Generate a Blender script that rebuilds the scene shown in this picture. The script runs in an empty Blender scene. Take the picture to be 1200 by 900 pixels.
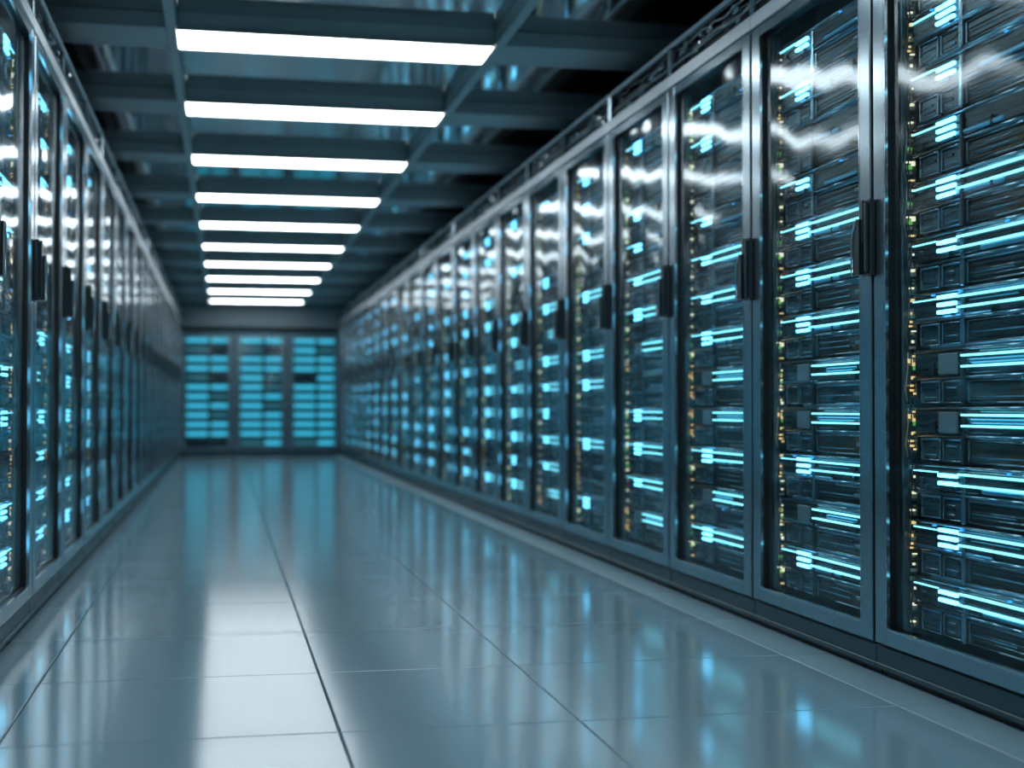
import bpy, bmesh, math, random
from mathutils import Vector

# ---------------------------------------------------------------- camera, world, exposure
U = 0.9375                      # every length below is written in units of U metres
SC = bpy.context.scene
C = SC.collection
F_PX = 1634.0
YAW = math.atan(338.0 / F_PX)
PITCH = math.atan(28.0 / F_PX)
EYE = 0.80
cam_d = bpy.data.cameras.new('camera')
cam = bpy.data.objects.new('camera', cam_d)
C.objects.link(cam)
cam_d.sensor_width = 36.0
cam_d.lens = F_PX / 1200.0 * 36.0
cam_d.clip_start = 0.02
cam.location = (0, 0, EYE * U)
cam.rotation_euler = (math.pi / 2 + PITCH, 0, -YAW)
cam_d.dof.use_dof = True
cam_d.dof.focus_distance = 4.15 * U
cam_d.dof.aperture_fstop = 1.85
SC.camera = cam

w = bpy.data.worlds.new('world')
SC.world = w
w.use_nodes = True
w.node_tree.nodes['Background'].inputs[0].default_value = (0.02, 0.05, 0.07, 1)
w.node_tree.nodes['Background'].inputs[1].default_value = 0.3
SC.view_settings.view_transform = 'Standard'
SC.view_settings.look = 'None'
SC.view_settings.gamma = 1
SC.view_settings.exposure = 0.0
SC.view_settings.use_curve_mapping = False
cy = SC.cycles
cy.max_bounces = 7
cy.diffuse_bounces = 3
cy.glossy_bounces = 4
cy.transparent_max_bounces = 16
cy.transmission_bounces = 4
cy.sample_clamp_indirect = 6.0
cy.sample_clamp_direct = 0.0
cy.caustics_reflective = True
cy.caustics_refractive = False
cy.use_denoising = True
LIGHT_POWER = 10.0               # radiance of the ceiling panels

# the plan, in U units
XR, XL = 1.936, -0.712          # faces of the two rows of cabinets
YB = 23.68                       # face of the cabinets at the far end
CAB = 0.985                     # cabinet pitch
ZC = 2.52                       # underside of the ceiling beams
ZP = 2.60                       # ceiling panels
Y0R, NR = 2.92, 21
Y0L, NL = 4.46, 19
CABW = {'right': .985, 'left': 1.008}
YBACK = -1.6

# ---------------------------------------------------------------- materials
def mat(name, color, rough=0.5, metal=0.0, spec=0.5, emit=None, estr=0.0, coat=0.0):
    m = bpy.data.materials.new(name)
    m.use_nodes = True
    b = m.node_tree.nodes['Principled BSDF']
    b.inputs['Base Color'].default_value = (*color, 1)
    b.inputs['Roughness'].default_value = rough
    b.inputs['Metallic'].default_value = metal
    b.inputs['Specular IOR Level'].default_value = spec
    b.inputs['Coat Weight'].default_value = coat
    if emit:
        b.inputs['Emission Color'].default_value = (*emit, 1)
        b.inputs['Emission Strength'].default_value = estr
    return m

def nodes(m):
    return m.node_tree.nodes, m.node_tree.links, m.node_tree.nodes['Principled BSDF']

def vary(m, c1, c2, scale=(1, 1, 1), nscale=8.0, rough=None, bump=0.0, lo=0.35, hi=0.65):
    """base colour wanders between two colours, roughness between two values, stretched by scale"""
    n, l, b = nodes(m)
    tc = n.new('ShaderNodeTexCoord'); mp = n.new('ShaderNodeMapping')
    mp.inputs['Scale'].default_value = scale
    no = n.new('ShaderNodeTexNoise'); no.inputs['Scale'].default_value = nscale
    no.inputs['Detail'].default_value = 4
    l.new(tc.outputs['Object'], mp.inputs[0]); l.new(mp.outputs[0], no.inputs['Vector'])
    r = n.new('ShaderNodeValToRGB')
    r.color_ramp.elements[0].position = lo; r.color_ramp.elements[0].color = (*c1, 1)
    r.color_ramp.elements[1].position = hi; r.color_ramp.elements[1].color = (*c2, 1)
    l.new(no.outputs['Fac'], r.inputs[0]); l.new(r.outputs[0], b.inputs['Base Color'])
    if rough:
        mr = n.new('ShaderNodeMapRange')
        mr.inputs['From Min'].default_value = lo; mr.inputs['From Max'].default_value = hi
        mr.inputs['To Min'].default_value = rough[0]; mr.inputs['To Max'].default_value = rough[1]
        l.new(no.outputs['Fac'], mr.inputs[0]); l.new(mr.outputs[0], b.inputs['Roughness'])
    if bump:
        bp = n.new('ShaderNodeBump'); bp.inputs['Strength'].default_value = bump
        bp.inputs['Distance'].default_value = 0.002
        l.new(no.outputs['Fac'], bp.inputs['Height']); l.new(bp.outputs[0], b.inputs['Normal'])
    return m

M = {}
M['steel'] = vary(mat('brushed_steel', (.36, .47, .53), .3, .95), (.30, .39, .44), (.32, .41, .46), (1, 1, 1), 4, (.19, .23))
M['rail'] = mat('rail_steel', (.50, .56, .60), .40, .9)
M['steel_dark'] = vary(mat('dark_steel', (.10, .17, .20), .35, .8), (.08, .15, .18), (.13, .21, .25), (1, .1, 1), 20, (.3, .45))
M['plinth'] = vary(mat('plinth_steel', (.10, .18, .22), .42, .3), (.022, .055, .072), (.028, .066, .085), (1, .1, 1), 12, (.35, .5))
M['chrome'] = mat('chrome', (.62, .68, .72), .16, 1.0)
M['black'] = mat('black_plastic', (.006, .010, .012), .35)
M['gasket'] = mat('gasket', (.004, .006, .008), .5)
M['inside'] = mat('cabinet_interior', (.01, .018, .022), .6)
M['handle'] = mat('handle_black', (.008, .018, .023), .3)
M['chassis'] = vary(mat('server_chassis', (.03, .05, .06), .3, .6), (.005, .013, .018), (.065, .072, .075), (1, .10, 7), 9, (.22, .42), .2)
M['ridge'] = vary(mat('server_ridge', (.2, .28, .32), .22, .9), (.22, .32, .38), (.48, .54, .57), (1, .3, 2), 9, (.14, .3))
M['blue_steel'] = mat('blue_steel', (.16, .38, .52), .3, .8)
M['bezel'] = vary(mat('server_bezel', (.10, .14, .16), .28, .7), (.035, .065, .085), (.12, .15, .165), (1, .3, 2), 11, (.2, .4))
M['rust'] = vary(mat('copper_grille', (.10, .07, .05), .4, .7), (.03, .04, .045), (.16, .09, .05), (1, .4, 2), 12, (.3, .5))
M['tag'] = mat('pale_tag', (.24, .27, .28), .35, .4)
M['gold'] = mat('gold_connector_glow', (.85, .55, .18), .25, .9, emit=(1, .62, .25), estr=1.0)  # gold, ivory and green connectors get an added glow, standing in for port lights
M['ivory'] = mat('ivory_connector_glow', (.75, .68, .52), .4, emit=(1, .82, .55), estr=1.1)
M['green'] = mat('green_connector_glow', (.10, .5, .08), .4, emit=(.35, 1, .2), estr=.3)
M['beige'] = mat('beige_plug', (.42, .36, .27), .35)
M['cable'] = mat('dark_cable', (.02, .03, .035), .3)
M['cable_grey'] = mat('grey_cable', (.22, .28, .31), .25, .4)
M['floor'] = mat('floor_tile', (.175, .265, .31), .16, 0, .65)
M['floor_strip'] = mat('floor_strip', (.15, .24, .28), .42)
M['subfloor'] = mat('subfloor', (.008, .012, .015), .7)
M['panel'] = mat('ceiling_panel', (.60, .62, .63), .08, 1.0, .5)
M['beam'] = vary(mat('ceiling_beam', (.16, .22, .25), .42, .3), (.31, .33, .34), (.35, .37, .375), (1, 1, 1), 3, (.35, .45))
M['wall'] = mat('wall_paint', (.10, .15, .17), .6)
M['soffit'] = mat('soffit_paint', (.09, .13, .15), .5)
def lamp(name, col, s, sample=False):
    m = mat(name, (0, 0, 0), .5, emit=col, estr=s)
    if not sample:
        m.cycles.emission_sampling = 'NONE'
    return m
M['light'] = lamp('light_diffuser', (.86, .95, 1.0), LIGHT_POWER, True)
M['cyan'] = lamp('cyan_light_strip', (.24, .82, 1.0), 2.8)
M['cyan_white'] = lamp('status_bar_light', (.15, .62, 1.0), 6.5)
M['blue'] = lamp('blue_light', (.03, .38, 1.0), 1.6)
M['cyan_panel'] = lamp('cyan_light_panel', (.06, .56, .80), 1.08)
M['cyan_dim'] = lamp('dim_cyan_light_panel', (.06, .32, .42), .45)
for k in ('gold', 'ivory', 'green'):
    M[k].cycles.emission_sampling = 'NONE'

# floor tiles: slightly uneven polish
n, l, b = nodes(M['floor'])
tc = n.new('ShaderNodeTexCoord'); no = n.new('ShaderNodeTexNoise'); no.inputs['Scale'].default_value = .9
l.new(tc.outputs['Object'], no.inputs['Vector'])
mr = n.new('ShaderNodeMapRange'); mr.inputs['To Min'].default_value = .10; mr.inputs['To Max'].default_value = .14
l.new(no.outputs['Fac'], mr.inputs[0]); l.new(mr.outputs[0], b.inputs['Roughness'])

# door glass: thin pane, clear with a wavy mirror coat
g = bpy.data.materials.new('door_glass'); g.use_nodes = True
n, l = g.node_tree.nodes, g.node_tree.links
n.clear()
out = n.new('ShaderNodeOutputMaterial'); mx = n.new('ShaderNodeMixShader')
tr = n.new('ShaderNodeBsdfTransparent'); tr.inputs[0].default_value = (.86, .95, .97, 1)
gl = n.new('ShaderNodeBsdfGlossy'); gl.inputs['Roughness'].default_value = .09
gl.inputs['Color'].default_value = (.72, .78, .81, 1)
fr = n.new('ShaderNodeFresnel'); fr.inputs['IOR'].default_value = 1.48
tc = n.new('ShaderNodeTexCoord'); mp = n.new('ShaderNodeMapping'); mp.inputs['Scale'].default_value = (1, 1.0, .55)
no = n.new('ShaderNodeTexNoise'); no.inputs['Scale'].default_value = 2.7; no.inputs['Detail'].default_value = 0.6
bp = n.new('ShaderNodeBump'); bp.inputs['Strength'].default_value = 1.0; bp.inputs['Distance'].default_value = .020
oi = n.new('ShaderNodeObjectInfo'); ml = n.new('ShaderNodeMath'); ml.operation = 'MULTIPLY'; ml.inputs[1].default_value = 37.0
cx = n.new('ShaderNodeCombineXYZ')                # every pane has waves of its own
l.new(oi.outputs['Random'], ml.inputs[0]); l.new(ml.outputs[0], cx.inputs[0]); l.new(ml.outputs[0], cx.inputs[2]); l.new(cx.outputs[0], mp.inputs['Location'])
l.new(tc.outputs['Object'], mp.inputs[0]); l.new(mp.outputs[0], no.inputs['Vector'])
l.new(no.outputs['Fac'], bp.inputs['Height']); l.new(bp.outputs[0], gl.inputs['Normal'])
geo = n.new('ShaderNodeNewGeometry'); inv = n.new('ShaderNodeMath'); inv.operation = 'SUBTRACT'; inv.inputs[0].default_value = 1.0
mul = n.new('ShaderNodeMath'); mul.operation = 'MULTIPLY'
l.new(geo.outputs['Backfacing'], inv.inputs[1]); l.new(inv.outputs[0], mul.inputs[0]); l.new(fr.outputs[0], mul.inputs[1])
l.new(mul.outputs[0], mx.inputs[0]); l.new(tr.outputs[0], mx.inputs[1]); l.new(gl.outputs[0], mx.inputs[2])
l.new(mx.outputs[0], out.inputs[0])
M['glass'] = g

# ---------------------------------------------------------------- mesh helper
class MB:
    """collects boxes and tubes; build() links them as ONE mesh object"""
    def __init__(self, s=1):
        self.v, self.f, self.m, self.sm, self.s = [], [], [], [], s
        self.mats = []
    def _mi(self, m):
        if m not in self.mats:
            self.mats.append(m)
        return self.mats.index(m)
    def add(self, vs, fs, m, smooth=False):
        o = len(self.v); k = self._mi(m)
        for (x, y, z) in vs:
            self.v.append((x * self.s * U, y * U, z * U))
        for f in fs:
            f = [o + i for i in f]
            if self.s < 0:
                f.reverse()
            self.f.append(f); self.m.append(k); self.sm.append(smooth)
    def box(self, x0, x1, y0, y1, z0, z1, m, b=0.0):
        x0, x1 = sorted((x0, x1)); y0, y1 = sorted((y0, y1)); z0, z1 = sorted((z0, z1))
        if b <= 0:
            vs = [(x, y, z) for x in (x0, x1) for y in (y0, y1) for z in (z0, z1)]
            fs = [(0, 1, 3, 2), (4, 6, 7, 5), (0, 4, 5, 1), (2, 3, 7, 6), (0, 2, 6, 4), (1, 5, 7, 3)]
            self.add(vs, fs, m); return
        b = min(b, (x1 - x0) * .45, (y1 - y0) * .45, (z1 - z0) * .45)
        # chamfered box: three vertices per corner
        vs, idx = [], {}
        lo, hi = (x0, y0, z0), (x1, y1, z1)
        for a in (0, 1):
            for c in (0, 1):
                for d in (0, 1):
                    for ax in range(3):
                        p = []
                        for k, q in enumerate((a, c, d)):
                            e = (lo, hi)[q][k]
                            if k != ax:
                                e += b if q == 0 else -b
                            p.append(e)
                        idx[(a, c, d, ax)] = len(vs); vs.append(tuple(p))
        fs = []
        def quad(pts):
            fs.append(tuple(idx[p] for p in pts))
        for q in (0, 1):
            r = [(q, 0, 0, 0), (q, 0, 1, 0), (q, 1, 1, 0), (q, 1, 0, 0)]; quad(r if q == 0 else r[::-1])
            r = [(0, q, 0, 1), (1, q, 0, 1), (1, q, 1, 1), (0, q, 1, 1)]; quad(r if q == 0 else r[::-1])
            r = [(0, 0, q, 2), (0, 1, q, 2), (1, 1, q, 2), (1, 0, q, 2)]; quad(r if q == 0 else r[::-1])
        for a in (0, 1):
            for c in (0, 1):
                quad([(a, c, 0, 0), (a, c, 1, 0), (a, c, 1, 1), (a, c, 0, 1)])
                quad([(a, 0, c, 0), (a, 1, c, 0), (a, 1, c, 2), (a, 0, c, 2)])
                quad([(0, a, c, 1), (1, a, c, 1), (1, a, c, 2), (0, a, c, 2)])
                for d in (0, 1):
                    quad([(a, c, d, 0), (a, c, d, 1), (a, c, d, 2)])
        # orient outward from the centre
        ctr = Vector(((x0 + x1) / 2, (y0 + y1) / 2, (z0 + z1) / 2))
        o2 = []
        for f in fs:
            p = [Vector(vs[i]) for i in f]
            nn = (p[1] - p[0]).cross(p[2] - p[0])
            if nn.dot(sum(p, Vector()) / len(p) - ctr) < 0:
                f = f[::-1]
            o2.append(f)
        self.add(vs, o2, m)
    def tube(self, pts, r, m, n=8):
        vs, fs = [], []
        P = [Vector(p) for p in pts]
        for i, p in enumerate(P):
            t = (P[min(i + 1, len(P) - 1)] - P[max(i - 1, 0)]).normalized()
            a = t.cross(Vector((0, 0, 1)) if abs(t.z) < .9 else Vector((1, 0, 0))).normalized(); c = t.cross(a)
            for k in range(n):
                th = 2 * math.pi * k / n
                vs.append(tuple(p + a * (r * math.cos(th)) + c * (r * math.sin(th))))
        for i in range(len(P) - 1):
            for k in range(n):
                fs.append((i * n + k, (i + 1) * n + k, (i + 1) * n + (k + 1) % n, i * n + (k + 1) % n))
        fs.append(tuple(range(n))); fs.append(tuple(reversed(range((len(P) - 1) * n, len(P) * n))))
        self.add(vs, fs, m, True)
    def rod(self, x, y0, y1, z, rr, m):
        self.tube([(x, y0, z), (x, y1, z)], rr, m, 8)
    def prism(self, poly, x0, x1, m):
        """poly of (y, z), pushed from x0 to x1"""
        k = len(poly)
        vs = [(x0, y, z) for y, z in poly] + [(x1, y, z) for y, z in poly]
        fs = [tuple(range(k)), tuple(reversed(range(k, 2 * k)))]
        fs += [(i, k + i, k + (i + 1) % k, (i + 1) % k) for i in range(k)]
        self.add(vs, fs, m)
    def mesh(self, name):
        me = bpy.data.meshes.new(name)
        me.from_pydata(self.v, [], self.f)
        for q in self.mats:
            me.materials.append(M[q])
        me.polygons.foreach_set('material_index', self.m)
        me.polygons.foreach_set('use_smooth', self.sm)
        me.update()
        bm = bmesh.new(); bm.from_mesh(me); bmesh.ops.recalc_face_normals(bm, faces=bm.faces); bm.to_mesh(me); bm.free()
        return me
    def build(self, name, parent=None, loc=(0, 0, 0)):
        return link(name, self.mesh(name), parent, loc)

def link(name, data, parent=None, loc=(0, 0, 0)):
    o = bpy.data.objects.new(name, data); C.objects.link(o)
    o.location = Vector(loc) * U
    if parent:
        o.parent = parent
    return o
def empty(name, loc=(0, 0, 0), rz=0.0):
    o = link(name, None, None, loc); o.rotation_euler = (0, 0, rz); o.empty_display_size = .1
    return o
def tag(o, label, cat, group=None, kind=None):
    o['label'] = label; o['category'] = cat
    if group: o['group'] = group
    if kind: o['kind'] = kind
    return o
def struct(name, mb, loc=(0, 0, 0)):
    o = mb.build(name, None, loc); o['kind'] = 'structure'
    return o
ORD = ('first second third fourth fifth sixth seventh eighth ninth tenth eleventh twelfth thirteenth fourteenth '
       'fifteenth sixteenth seventeenth eighteenth nineteenth twentieth twenty-first').split()

# ---------------------------------------------------------------- the setting
TX = [XL - .02, -.522, .284, .896, 1.776]           # long joints of the floor tiles
mb = MB()
mb.box(XL - 1.3, XR + 1.3, YBACK - .2, YB + 1.3, -.12, -.012, 'subfloor')
y = 3.47 - .785 * 7
ys = []
while y < YB + 1.3:
    ys.append(y); y += .785
gp = .0016
for i in range(len(ys) - 1):
    for j in range(len(TX) - 1):
        mb.box(TX[j] + gp, TX[j + 1] - gp, ys[i] + gp, ys[i + 1] - gp, -.012, 0, 'floor', .003)
    mb.box(TX[-1] + gp, XR + 1.3, ys[i] + gp, ys[i + 1] - gp, -.012, 0, 'floor_strip', .0022)
    mb.box(XL - 1.3, TX[0] - gp, ys[i] + gp, ys[i + 1] - gp, -.012, 0, 'floor_strip', .0022)
struct('floor', mb)
# lights measured one by one down the aisle
LY = [-.95, .55, 2.08, 3.6, 5.13, 6.67, 8.21, 9.89, 11.66, 13.4, 15.2, 17.05, 18.98, 21.0, 22.93]
LX0, LX1 = -.215, 1.26
BX = .024
mb = MB(); mb.box(XL - 1.3, XR + 1.3, YBACK - .2, YB + 1.3, ZP, ZP + .1, 'panel'); struct('ceiling', mb)
k = 1
for xc in (LX0 - BX, LX1 + BX):
    mb = MB(); mb.box(xc - BX, xc + BX, YBACK, YB, ZC, ZP, 'beam', .004); struct('trim_%d' % k, mb); k += 1
for yc in LY:
    mb = MB()
    mb.box(XL - .9, LX0 - 2 * BX, yc - .18, yc + .18, ZC + .004, ZP, 'beam', .004)
    mb.box(LX1 + 2 * BX, XR + .9, yc - .18, yc + .18, ZC + .004, ZP, 'beam', .004)
    struct('trim_%d' % k, mb); k += 1
mb = MB(); mb.box(XL - 1.3, XR + 1.3, YB + .95, YB + 1.1, 0, ZP, 'wall'); struct('wall_far', mb)
mb = MB(); mb.box(XL - 1.3, XR + 1.3, YBACK - .12, YBACK, 0, ZP, 'wall'); struct('wall_near', mb)
mb = MB(); mb.box(XL - 1.12, XL - .97, YBACK, YB + .95, 0, ZP, 'wall'); struct('wall_left', mb)
mb = MB(); mb.box(XR + .97, XR + 1.12, YBACK, YB + .95, 0, ZP, 'wall'); struct('wall_right', mb)
mb = MB(); mb.box(XL - .9, XR + .9, YB + .01, YB + .12, 2.145, ZP, 'soffit', .003); struct('trim_%d' % k, mb)

def ceiling_light(yc, i):
    o = empty('ceiling_light', ((LX0 + LX1) / 2, yc, ZC))
    hw = (LX1 - LX0) / 2 - .002
    m1 = MB()
    m1.box(-hw, hw, -.18, .18, .012, .098, 'beam', .003)
    for q in (-1, 1):
        m1.box(-hw, hw, q * .18, q * .172, -.001, .02, 'beam')
    m1.build('housing', o)
    m2 = MB(); m2.box(-hw, hw, -.170, .170, .001, .011, 'light', .002); m2.build('diffuser', o)
    vis = i - 5
    if vis < 0:
        tag(o, 'long white ceiling light overhead, cut off by the top of the photo', 'ceiling light', 'ceiling lights above the photo')
    else:
        tag(o, 'long white ceiling light panel, %s from the front' % ORD[vis], 'ceiling light', 'ceiling lights over the aisle')
for i, yc in enumerate(LY):
    ceiling_light(yc, i)

# ---------------------------------------------------------------- cabinets
def cabinet_meshes(s, W=CAB, H=2.264, header=True, seed=0, steel='steel', handle=True):
    """cabinet with its face in the plane x=0, its body towards +x (s=1), far side towards +y"""
    h = W / 2 - .001
    D = .9
    rnd = random.Random(seed)
    R = {}
    a = MB(s)
    t = .022
    a.box(.004, D, -h, -h + t, .095, H, 'inside'); a.box(.004, D, h - t, h, .095, H, 'inside')
    a.box(D - t, D, -h + t, h - t, .095, H, 'inside')
    a.box(.004, D - t, -h + t, h - t, H - .03, H, 'inside'); a.box(.004, D - t, -h + t, h - t, .095, .112, 'inside')
    R['body'] = a.mesh('body')
    a = MB(s)                                    # top rail over the door
    a.box(-.018, .02, -h, h, H - .056, H, 'rail' if steel == 'steel' else steel, .004)
    R['top_rail'] = a.mesh('top_rail')
    a = MB(s)
    a.box(-.006, D - .05, -h, h, .020, .088, 'plinth', .004)
    a.box(-.012, -.005, -h, h, .020, .036, 'plinth', .002)
    a.box(.012, D - .05, -h + .004, h - .004, 0, .020, 'gasket')
    a.box(.002, .03, -h, h, .087, .096, 'gasket')
    R['plinth'] = a.mesh('plinth')
    # door
    z0, z1 = .096, H - .060
    dh = h - .009
    st = .073
    a = MB(s)
    for q in (-1, 1):
        a.box(-.016, .0, q * dh, q * (dh - st), z0, z1, steel, .004)
    a.box(-.0155, .0, -dh + st, dh - st, z0, z0 + .048, steel, .003)
    a.box(-.0155, .0, -dh + st, dh - st, z1 - .037, z1, steel, .003)
    R['door_frame'] = a.mesh('door_frame')
    oy = dh - st
    a = MB(s)                                    # black return behind the door frame
    for q in (-1, 1):
        a.box(-.004, .030, q * (oy + .012), q * oy, z0 + .04, z1 - .03, 'gasket')
    a.box(.0, .030, -oy, oy, z0 + .040, z0 + .046, 'gasket'); a.box(.0, .030, -oy, oy, z1 - .035, z1 - .03, 'gasket')
    R['seal'] = a.mesh('seal')
    a = MB(s)
    a.box(.006, .0065, -oy, oy, z0 + .040, z1 - .03, 'glass')
    R['glass_pane'] = a.mesh('glass_pane')
    a = MB(s)                                    # bright beading round the pane
    for q in (-1, 1):
        a.box(-.0165, -.006, q * oy, q * (oy - .004), z0 + .048, z1 - .037, 'chrome')
    a.box(-.0165, -.006, -oy, oy, z0 + .048, z0 + .053, 'chrome'); a.box(-.0165, -.006, -oy, oy, z1 - .041, z1 - .037, 'chrome')
    R['beading'] = a.mesh('beading')
    # handle, standing over the near joint
    e = -W / 2
    a = MB(s)
    a.box(-.036, -.0168, e - .030, e + .034, 1.20, 1.43, 'handle', .004)
    a.box(-.044, -.036, e + .004, e + .030, 1.30, 1.43, 'handle', .003)
    a.box(-.046, -.036, e - .022, e - .004, 1.21, 1.42, 'handle', .003)
    if handle: R['handle_plate'] = a.mesh('handle_plate')
    a = MB(s)
    pr = [(.030, 1.372), (.038, 1.366), (.046, 1.352), (.054, 1.334), (.060, 1.314), (.062, 1.29), (.062, 1.215), (.056, 1.205), (.014, 1.205), (.014, 1.372)]
    a.prism([(e + p, z) for p, z in pr], -.052, -.034, 'handle')
    edge = [(e + p, z) for p, z in pr[:8]]
    a.tube([(-.052, p, z) for p, z in edge], .0048, 'chrome', 8)
    if handle: R['handle_lever'] = a.mesh('handle_lever')
    if header:
        a = MB(s)                                # open cable tray above the door
        a.box(.10, D, -h, h, H, 2.40, 'gasket')
        for q in (-1, 1):
            a.box(-.012, .012, q * h, q * (h - .022), H, 2.392, 'steel', .003)
        a.box(-.016, .016, -h, h, 2.384, 2.405, 'rail', .006)
        a.box(-.004, .0, -h, h, 2.30, 2.306, 'steel_dark')
        R['cable_tray'] = a.mesh('cable_tray')
        a = MB(s)
        for c in range(7):
            zz = 2.276 + .016 * c; xx = .02 + .01 * (c % 3); ph = rnd.uniform(0, 6); am = rnd.uniform(.004, .014)
            pts = [(xx, -h + .02 + (2 * h - .04) * q / 14, zz + am * math.sin(ph + q * rnd.uniform(.6, .9))) for q in range(15)]
            a.tube(pts, rnd.choice((.004, .006, .008)), rnd.choice(('cable', 'cable', 'cable_grey')), 6)
        for c in range(12):
            yy = rnd.uniform(-h + .1, h - .15); zz = rnd.uniform(2.28, 2.36)
            a.box(.0, .02, yy, yy + rnd.uniform(.02, .09), zz, zz + .012, rnd.choice(('cable_grey', 'chrome', 'chrome')), .002)
        R['cable_bundle'] = a.mesh('cable_bundle')
    a = MB(s)                                    # mounting rails at both sides of the servers
    for q in (-1, 1):
        a.box(.034, .06, q * (oy - .002), q * (oy - .014), .13, z1 - .04, 'steel_dark', .002)
    R['mounting_rail'] = a.mesh('mounting_rail')
    return R

def make_cabinet(R, loc, rz=0.0):
    o = empty('server_cabinet', loc, rz)
    for k in ('body', 'top_rail', 'plinth', 'mounting_rail', 'cable_tray'):
        if k in R:
            c = link(k, R[k], o)
            if k == 'cable_tray':
                link('cable_bundle', R['cable_bundle'], c)
    d = link('door', R['door_frame'], o)
    d['label'] = 'brushed steel door frame'
    link('glass_pane', R['glass_pane'], d); link('seal', R['seal'], d); link('beading', R['beading'], d)
    if 'handle_plate' in R:
        link('handle_plate', R['handle_plate'], d); link('handle_lever', R['handle_lever'], d)
    return o

# ---------------------------------------------------------------- servers (one tier each, .163 tall)
TIER, T0 = .163, .152
SX = .034
def server_parts(s, kind, seed, hw=.386):
    """kind: bars = status bars and light strips, strips = only strips, dots = only bars, dark = unlit"""
    r = random.Random(seed)
    P = []
    a = MB(s)
    a.box(.034, .55, -hw, hw, .003, .158, 'chassis')
    a.box(.008, .034, -hw + .055, hw - .045, .086, .156, 'chassis', .006)     # upper unit
    a.box(.002, .034, -hw, -hw + .05, .004, .157, 'bezel', .004)
    a.rod(.006, -hw + .05, hw - .05, .158, .0042, 'ridge')
    a.rod(.008, -hw + .05, hw - .046, .080, .0050, 'ridge')
    for c in range(r.choice((2, 3, 4))):
        e = r.uniform(-.3, .1); a.rod(.0075, e, e + r.uniform(.08, .28), r.uniform(.095, .15), r.uniform(.001, .0022), r.choice(('ridge', 'blue_steel', 'rust')))
    e = r.uniform(-.3, .1)
    a.rod(.008, e, hw - .05 - r.uniform(0, .2), .0905, .0028, r.choice(('ridge', 'bezel')))
    a.rod(.007, -hw + .06, -hw + .06 + r.uniform(.2, .6), .1495, .0026, r.choice(('ridge', 'blue_steel')))
    if r.random() < .7:
        e = r.uniform(-.1, .1); a.rod(.010, e, hw - .06, .0855, .0065, 'blue_steel'); a.rod(.012, -hw + .06, r.uniform(-.1, .3), .004, .006, 'blue_steel')
    if r.random() < .6:
        zz = r.choice((.098, .122)); e = r.uniform(-.3, -.1)
        a.box(.003, .012, e, e + r.uniform(.12, .35), zz - .006, zz + .008, 'blue_steel', .004)
    for c in range(3):
        e = r.uniform(-.3, .3); a.box(.001, .012, e, e + r.uniform(.006, .03), .09, .09 + r.uniform(.012, .05), r.choice(('black', 'bezel', 'chassis')), .002)
    P.append(('chassis', a.mesh('chassis'), None))
    # lower drive bays
    for y0, y1, m in ((.305, .195, 'bezel'), (.182, .078, 'bezel'), (.045, -hw + .075, r.choice(('bezel', 'rust', 'chassis')))):
        a = MB(s)
        a.box(.018, .034, y0, y1, .008, .074, 'black')
        a.box(.014, .020, y0 - .008, y1 + .008, .016, .066, m, .002)
        for zz, rr in ((.070, .0032), (.011, .0022)):
            a.rod(.010, y0 - .003, y1 + .003, zz, rr, r.choice(('ridge', 'ridge', 'blue_steel')))
        for q, sg in ((y0, -1), (y1, 1)):
            a.box(.008, .018, q, q + sg * .005, .012, .070, 'ridge', .0015)
        nz = r.choice((2, 3, 4))
        for c in range(nz):
            zz = .024 + .036 * c / nz + r.uniform(0, .003)
            e = r.uniform(.0, .35) * (y0 - y1)
            if r.random() < .5: a.rod(.0135, y0 - .014, y1 + .014 + e, zz, r.uniform(.0012, .0024), r.choice(('ridge', 'blue_steel')))
            else: a.box(.010, .0145, y0 - .014, y1 + .014 + e, zz, zz + r.uniform(.003, .008), r.choice(('black', 'black', 'bezel')))
        if y0 < .1:
            a.box(.008, .016, y1 + .020, y1 + .020 + r.uniform(.03, .07), .036, .048, 'tag', .002)
        P.append(('drive_bay', a.mesh('drive_bay'), None))
    # strut between the bays, cable connectors, some with an added glow, at the far side
    a = MB(s)
    a.box(.0, .030, .052, .068, .004, .150, r.choice(('gasket', 'ridge')), .003)
    P.append(('divider', a.mesh('divider'), None))
    a = MB(s)
    a.box(.018, .030, hw - .042, hw - .002, .004, .156, 'black')
    for c in range(12):
        zz = .005 + .0122 * c + r.uniform(0, .006); yy = hw - .040 + r.uniform(0, .026)
        a.box(r.uniform(.002, .012), .022, yy, yy + r.uniform(.004, .014), zz, zz + r.uniform(.003, .014),
              r.choice(('gold', 'gold', 'ivory', 'ivory', 'ivory', 'green', 'beige', 'beige', 'bezel', 'ridge', 'black', 'black')), .0015)
    for c in range(2):
        yy = hw - r.uniform(.008, .036); a.tube([(.006, yy, .002), (-.001, yy + .004, .05), (.003, yy - .004, .11), (.006, yy, .159)], .0022, r.choice(('beige', 'cable', 'cable_grey')), 6)
    P.append(('connector', a.mesh('connector'), None))
    if kind in ('strips',):
        a = MB(s); a.box(-.003, .006, .185, .085, .088, .148, 'tag', .003); P.append(('cover_plate', a.mesh('cover_plate'), None))
    if kind in ('bars', 'strips'):
        for zz in (.1065, .1365):
            a = MB(s); a.box(-.0035, .006, .082 + (0 if kind == 'bars' else -.02), -hw + .075, zz, zz + .0058, 'cyan', .0012)
            P.append(('light_strip', a.mesh('light_strip'), None))
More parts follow.
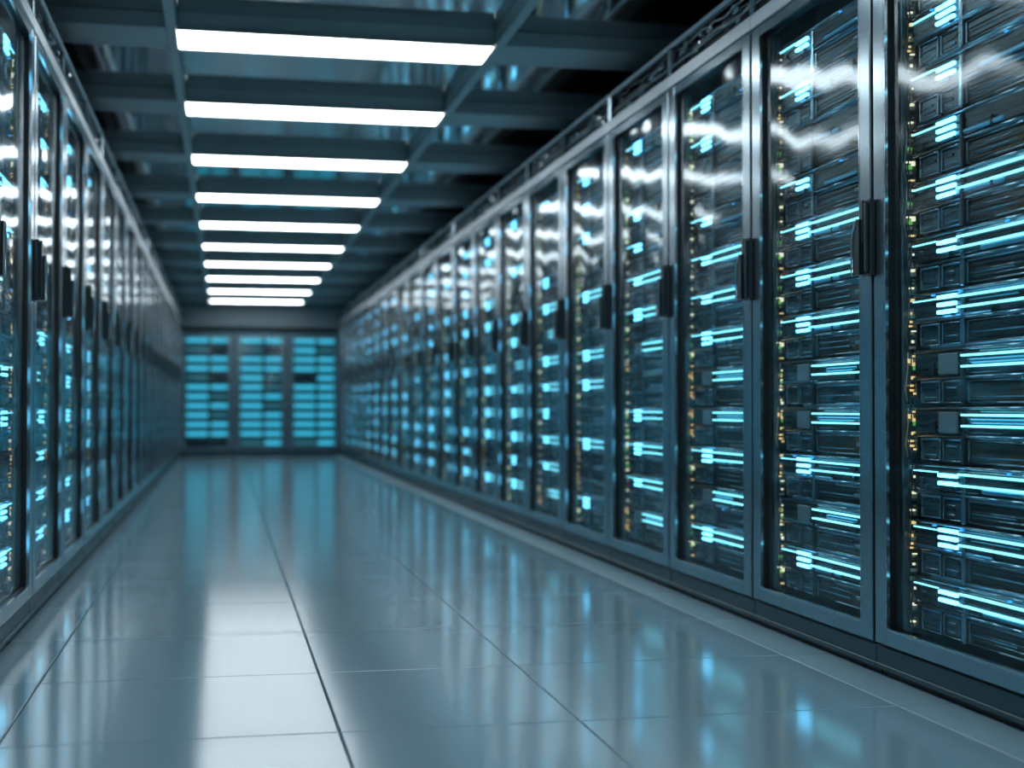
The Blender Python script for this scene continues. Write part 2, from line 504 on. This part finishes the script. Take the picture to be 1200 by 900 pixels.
    if kind in ('bars', 'dots'):
        for zz in ((.096, .117, .138) if r.random() < .6 else (.106, .128)):
            a = MB(s); a.box(-.0045, .006, .188, .090, zz, zz + .0105, 'cyan_white', .0015)
            P.append(('status_bar', a.mesh('status_bar'), None))
        a = MB(s); a.box(.0, .006, hw - .05, .200, .139, .1425, 'cyan'); P.append(('link_light', a.mesh('link_light'), None))
    if kind != 'dark' or r.random() < .5:
        a = MB(s)
        for c in range(r.choice((0, 1, 3))):
            yy = r.uniform(-.30, .32); zz = r.choice((.094, .100, .074, .150)); a.box(-.001, .008, yy, yy + r.choice((.004, .01)), zz, zz + .004, 'blue')
        a.box(-.0025, .005, -hw + .012, -hw + .024, .09, .11, r.choice(('blue', 'blue', 'green')))
        P.append(('indicator_light', a.mesh('indicator_light'), None))
    return P

def flat_server(parts, name='rack_server'):
    """one mesh from the parts, for servers too small to show them"""
    bm = bmesh.new(); mats = []
    for _, me, _ in parts:
        t = me.copy()
        mp = []
        for m in me.materials:
            if m not in mats: mats.append(m)
            mp.append(mats.index(m))
        for p in t.polygons:
            p.material_index = mp[p.material_index]
        bm.from_mesh(t); bpy.data.meshes.remove(t)
    me = bpy.data.meshes.new(name); bm.to_mesh(me); bm.free()
    for m in mats: me.materials.append(m)
    return me

LOOK = {'bars': 'with bright bars and cyan strips', 'strips': 'with two cyan strips', 'dots': 'with short bright bars', 'dark': 'with unlit drive bays'}
PARTS, FLAT = {}, {}
for s in (1, -1):
    for kd in LOOK:
        for v in range(4):
            PARTS[s, kd, v] = server_parts(s, kd, 100 * v + len(kd) * 7 + (3 if s > 0 else 5))
            FLAT[s, kd, v] = flat_server(PARTS[s, kd, v])
protos = {}
def copy_tree(src):
    c = src.copy(); C.objects.link(c)
    for ch in src.children:
        d = ch.copy(); C.objects.link(d); d.parent = c
    return c
def place_server(s, kd, v, loc, rz, detailed, label, group):
    key = (s, kd, v, detailed)
    if key in protos:
        o = copy_tree(protos[key])
    elif detailed:
        o = empty('rack_server')
        for nm, me, _ in PARTS[s, kd, v]:
            link(nm, me, o)
        protos[key] = o
    else:
        o = link('rack_server', FLAT[s, kd, v]); protos[key] = o
    o.location = Vector(loc) * U; o.rotation_euler = (0, 0, rz)
    tag(o, label, 'server', group)
    return o

rest = bmesh.new(); rest_mats = []
def add_rest(me, loc, rz=0.0):
    t = me.copy(); mp = []
    for m in me.materials:
        if m not in rest_mats: rest_mats.append(m)
        mp.append(rest_mats.index(m))
    for p in t.polygons: p.material_index = mp[p.material_index]
    from mathutils import Matrix
    t.transform(Matrix.Translation(Vector(loc) * U) @ Matrix.Rotation(rz, 4, 'Z'))
    rest.from_mesh(t); bpy.data.meshes.remove(t)

rnd = random.Random(11)
PAT_A = ['bars', 'bars', 'bars', 'strips', 'strips', 'bars', 'bars', 'bars', 'dots', 'dots', 'dots', 'dark']
PAT_B = ['bars', 'strips', 'bars', 'strips', 'strips', 'bars', 'bars', 'bars', 'dots', 'dark', 'dots', 'dots']
def pattern(i, side):
    if side == 'right' and i in (0,): return PAT_A
    if side == 'right' and i in (1, 2): return PAT_B
    p = []
    for t in range(12):
        q = rnd.random()
        if t < 8: p.append('bars' if q < .62 else 'strips' if q < .82 else 'dots' if q < .92 else 'dark')
        else: p.append('dots' if q < .55 else 'dark' if q < .85 else 'bars')
    return p

CABR = [cabinet_meshes(1, seed=v) for v in range(3)]
CABL = [cabinet_meshes(-1, CABW['left'], seed=v + 9) for v in range(3)]
DETAIL = {'right': 6, 'left': 4}
SINGLE = {'right': 13, 'left': 8}
for side, s, X, Y0, N, extra, CM in (('right', 1, XR, Y0R, NR, 1, CABR), ('left', -1, XL, Y0L, NL, 3, CABL)):
    for i in range(-extra, N):
        yc = Y0 + CABW[side] * (i + .5)
        o = make_cabinet(CM[i % 3], (X, yc, 0))
        if i < 0:
            tag(o, 'glass-doored server cabinet cut off beyond the %s edge of the photo' % side, 'server cabinet', 'cabinets beyond the %s edge' % side)
        elif i == 0:
            tag(o, 'glass-doored steel server cabinet at the %s edge, %s' % (side, 'largest of all' if side == 'right' else 'nearest of the left row'), 'server cabinet', 'cabinets of the %s row' % side)
        elif i == N - 1:
            tag(o, 'glass-doored steel server cabinet, farthest of the %s row' % side, 'server cabinet', 'cabinets of the %s row' % side)
        else:
            tag(o, 'glass-doored steel server cabinet, %s from the front in the %s row' % (ORD[i], side), 'server cabinet', 'cabinets of the %s row' % side)
        pt = pattern(i, side)
        for t in range(12):
            loc = (X + s * SX, yc, T0 + TIER * t); v = rnd.randrange(4)
            if 0 <= i < SINGLE[side]:
                lab = 'server %s, %s from bottom in %s cabinet, %s row' % (LOOK[pt[t]], ORD[t], ORD[i], side)
                place_server(s, pt[t], v, loc, 0, i < DETAIL[side], lab, 'servers in the %s row' % side)
            else:
                add_rest(FLAT[s, pt[t], v], loc)
me = bpy.data.meshes.new('rack_server'); rest.to_mesh(me); rest.free()
for m in rest_mats: me.materials.append(m)
o = link('rack_server', me)
tag(o, 'tiny blurred servers packed in the farthest cabinets of both side rows', 'server', None, 'stuff')

# ---------------------------------------------------------------- the three cabinets across the far end
WB = (XR - XL) / 3
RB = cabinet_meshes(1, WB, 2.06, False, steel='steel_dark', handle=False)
HB = WB / 2 - .001 - .009 - .073 - .017
def back_server(state, seed):
    r = random.Random(seed); P = []
    a = MB(1); a.box(.02, .55, -HB, HB, .003, .150, 'chassis', .003)
    a.box(.006, .02, -HB, HB, .138, .150, 'steel_dark', .002); P.append(('chassis', a.mesh('chassis'), None))
    for nm, y0, y1, lit in (('wide_panel', HB - .01, -.02, state[0]), ('narrow_panel', -.065, -HB + .005, state[1])):
        a = MB(1); a.box(.008, .022, y0, y1, .043, .114, ('bezel', 'cyan_dim', 'cyan_panel')[lit], .004)
        P.append((nm, a.mesh(nm), None))
    return P
ST = [[(0, 0), (2, 2), (2, 2), (2, 1), (2, 2), (2, 1), (2, 2), (1, 0), (2, 2), (2, 2), (1, 0), (2, 2)],
      [(1, 2), (2, 2), (2, 2), (2, 2), (2, 1), (2, 2), (2, 1), (2, 1), (2, 2), (2, 2), (1, 0), (2, 2)],
      [(1, 2), (2, 2), (2, 2), (2, 2), (2, 2), (2, 2), (2, 2), (0, 2), (2, 2), (2, 2), (2, 1), (2, 2)]]
BS = {}
POS = ('left', 'middle', 'right')
for c in range(3):
    xc = XL + WB * (c + .5)
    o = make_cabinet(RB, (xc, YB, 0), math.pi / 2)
    tag(o, 'server cabinet across the far end of the aisle, %s one of three' % POS[c], 'server cabinet', 'cabinets across the far end')
    for t in range(12):
        st = ST[c][t]
        if st not in BS:
            q = empty('rack_server')
            for nm, me, _ in back_server(st, 3): link(nm, me, q)
            BS[st] = q
        else:
            q = copy_tree(BS[st])
        q.location = Vector((xc, YB + SX, .135 + .1555 * t)) * U; q.rotation_euler = (0, 0, math.pi / 2)
        lk = 'glowing cyan server' if st[0] == 2 else 'dim server'
        tag(q, '%s, %s from the bottom in the %s cabinet at the far end' % (lk, ORD[t], POS[c]), 'server', 'servers at the far end')
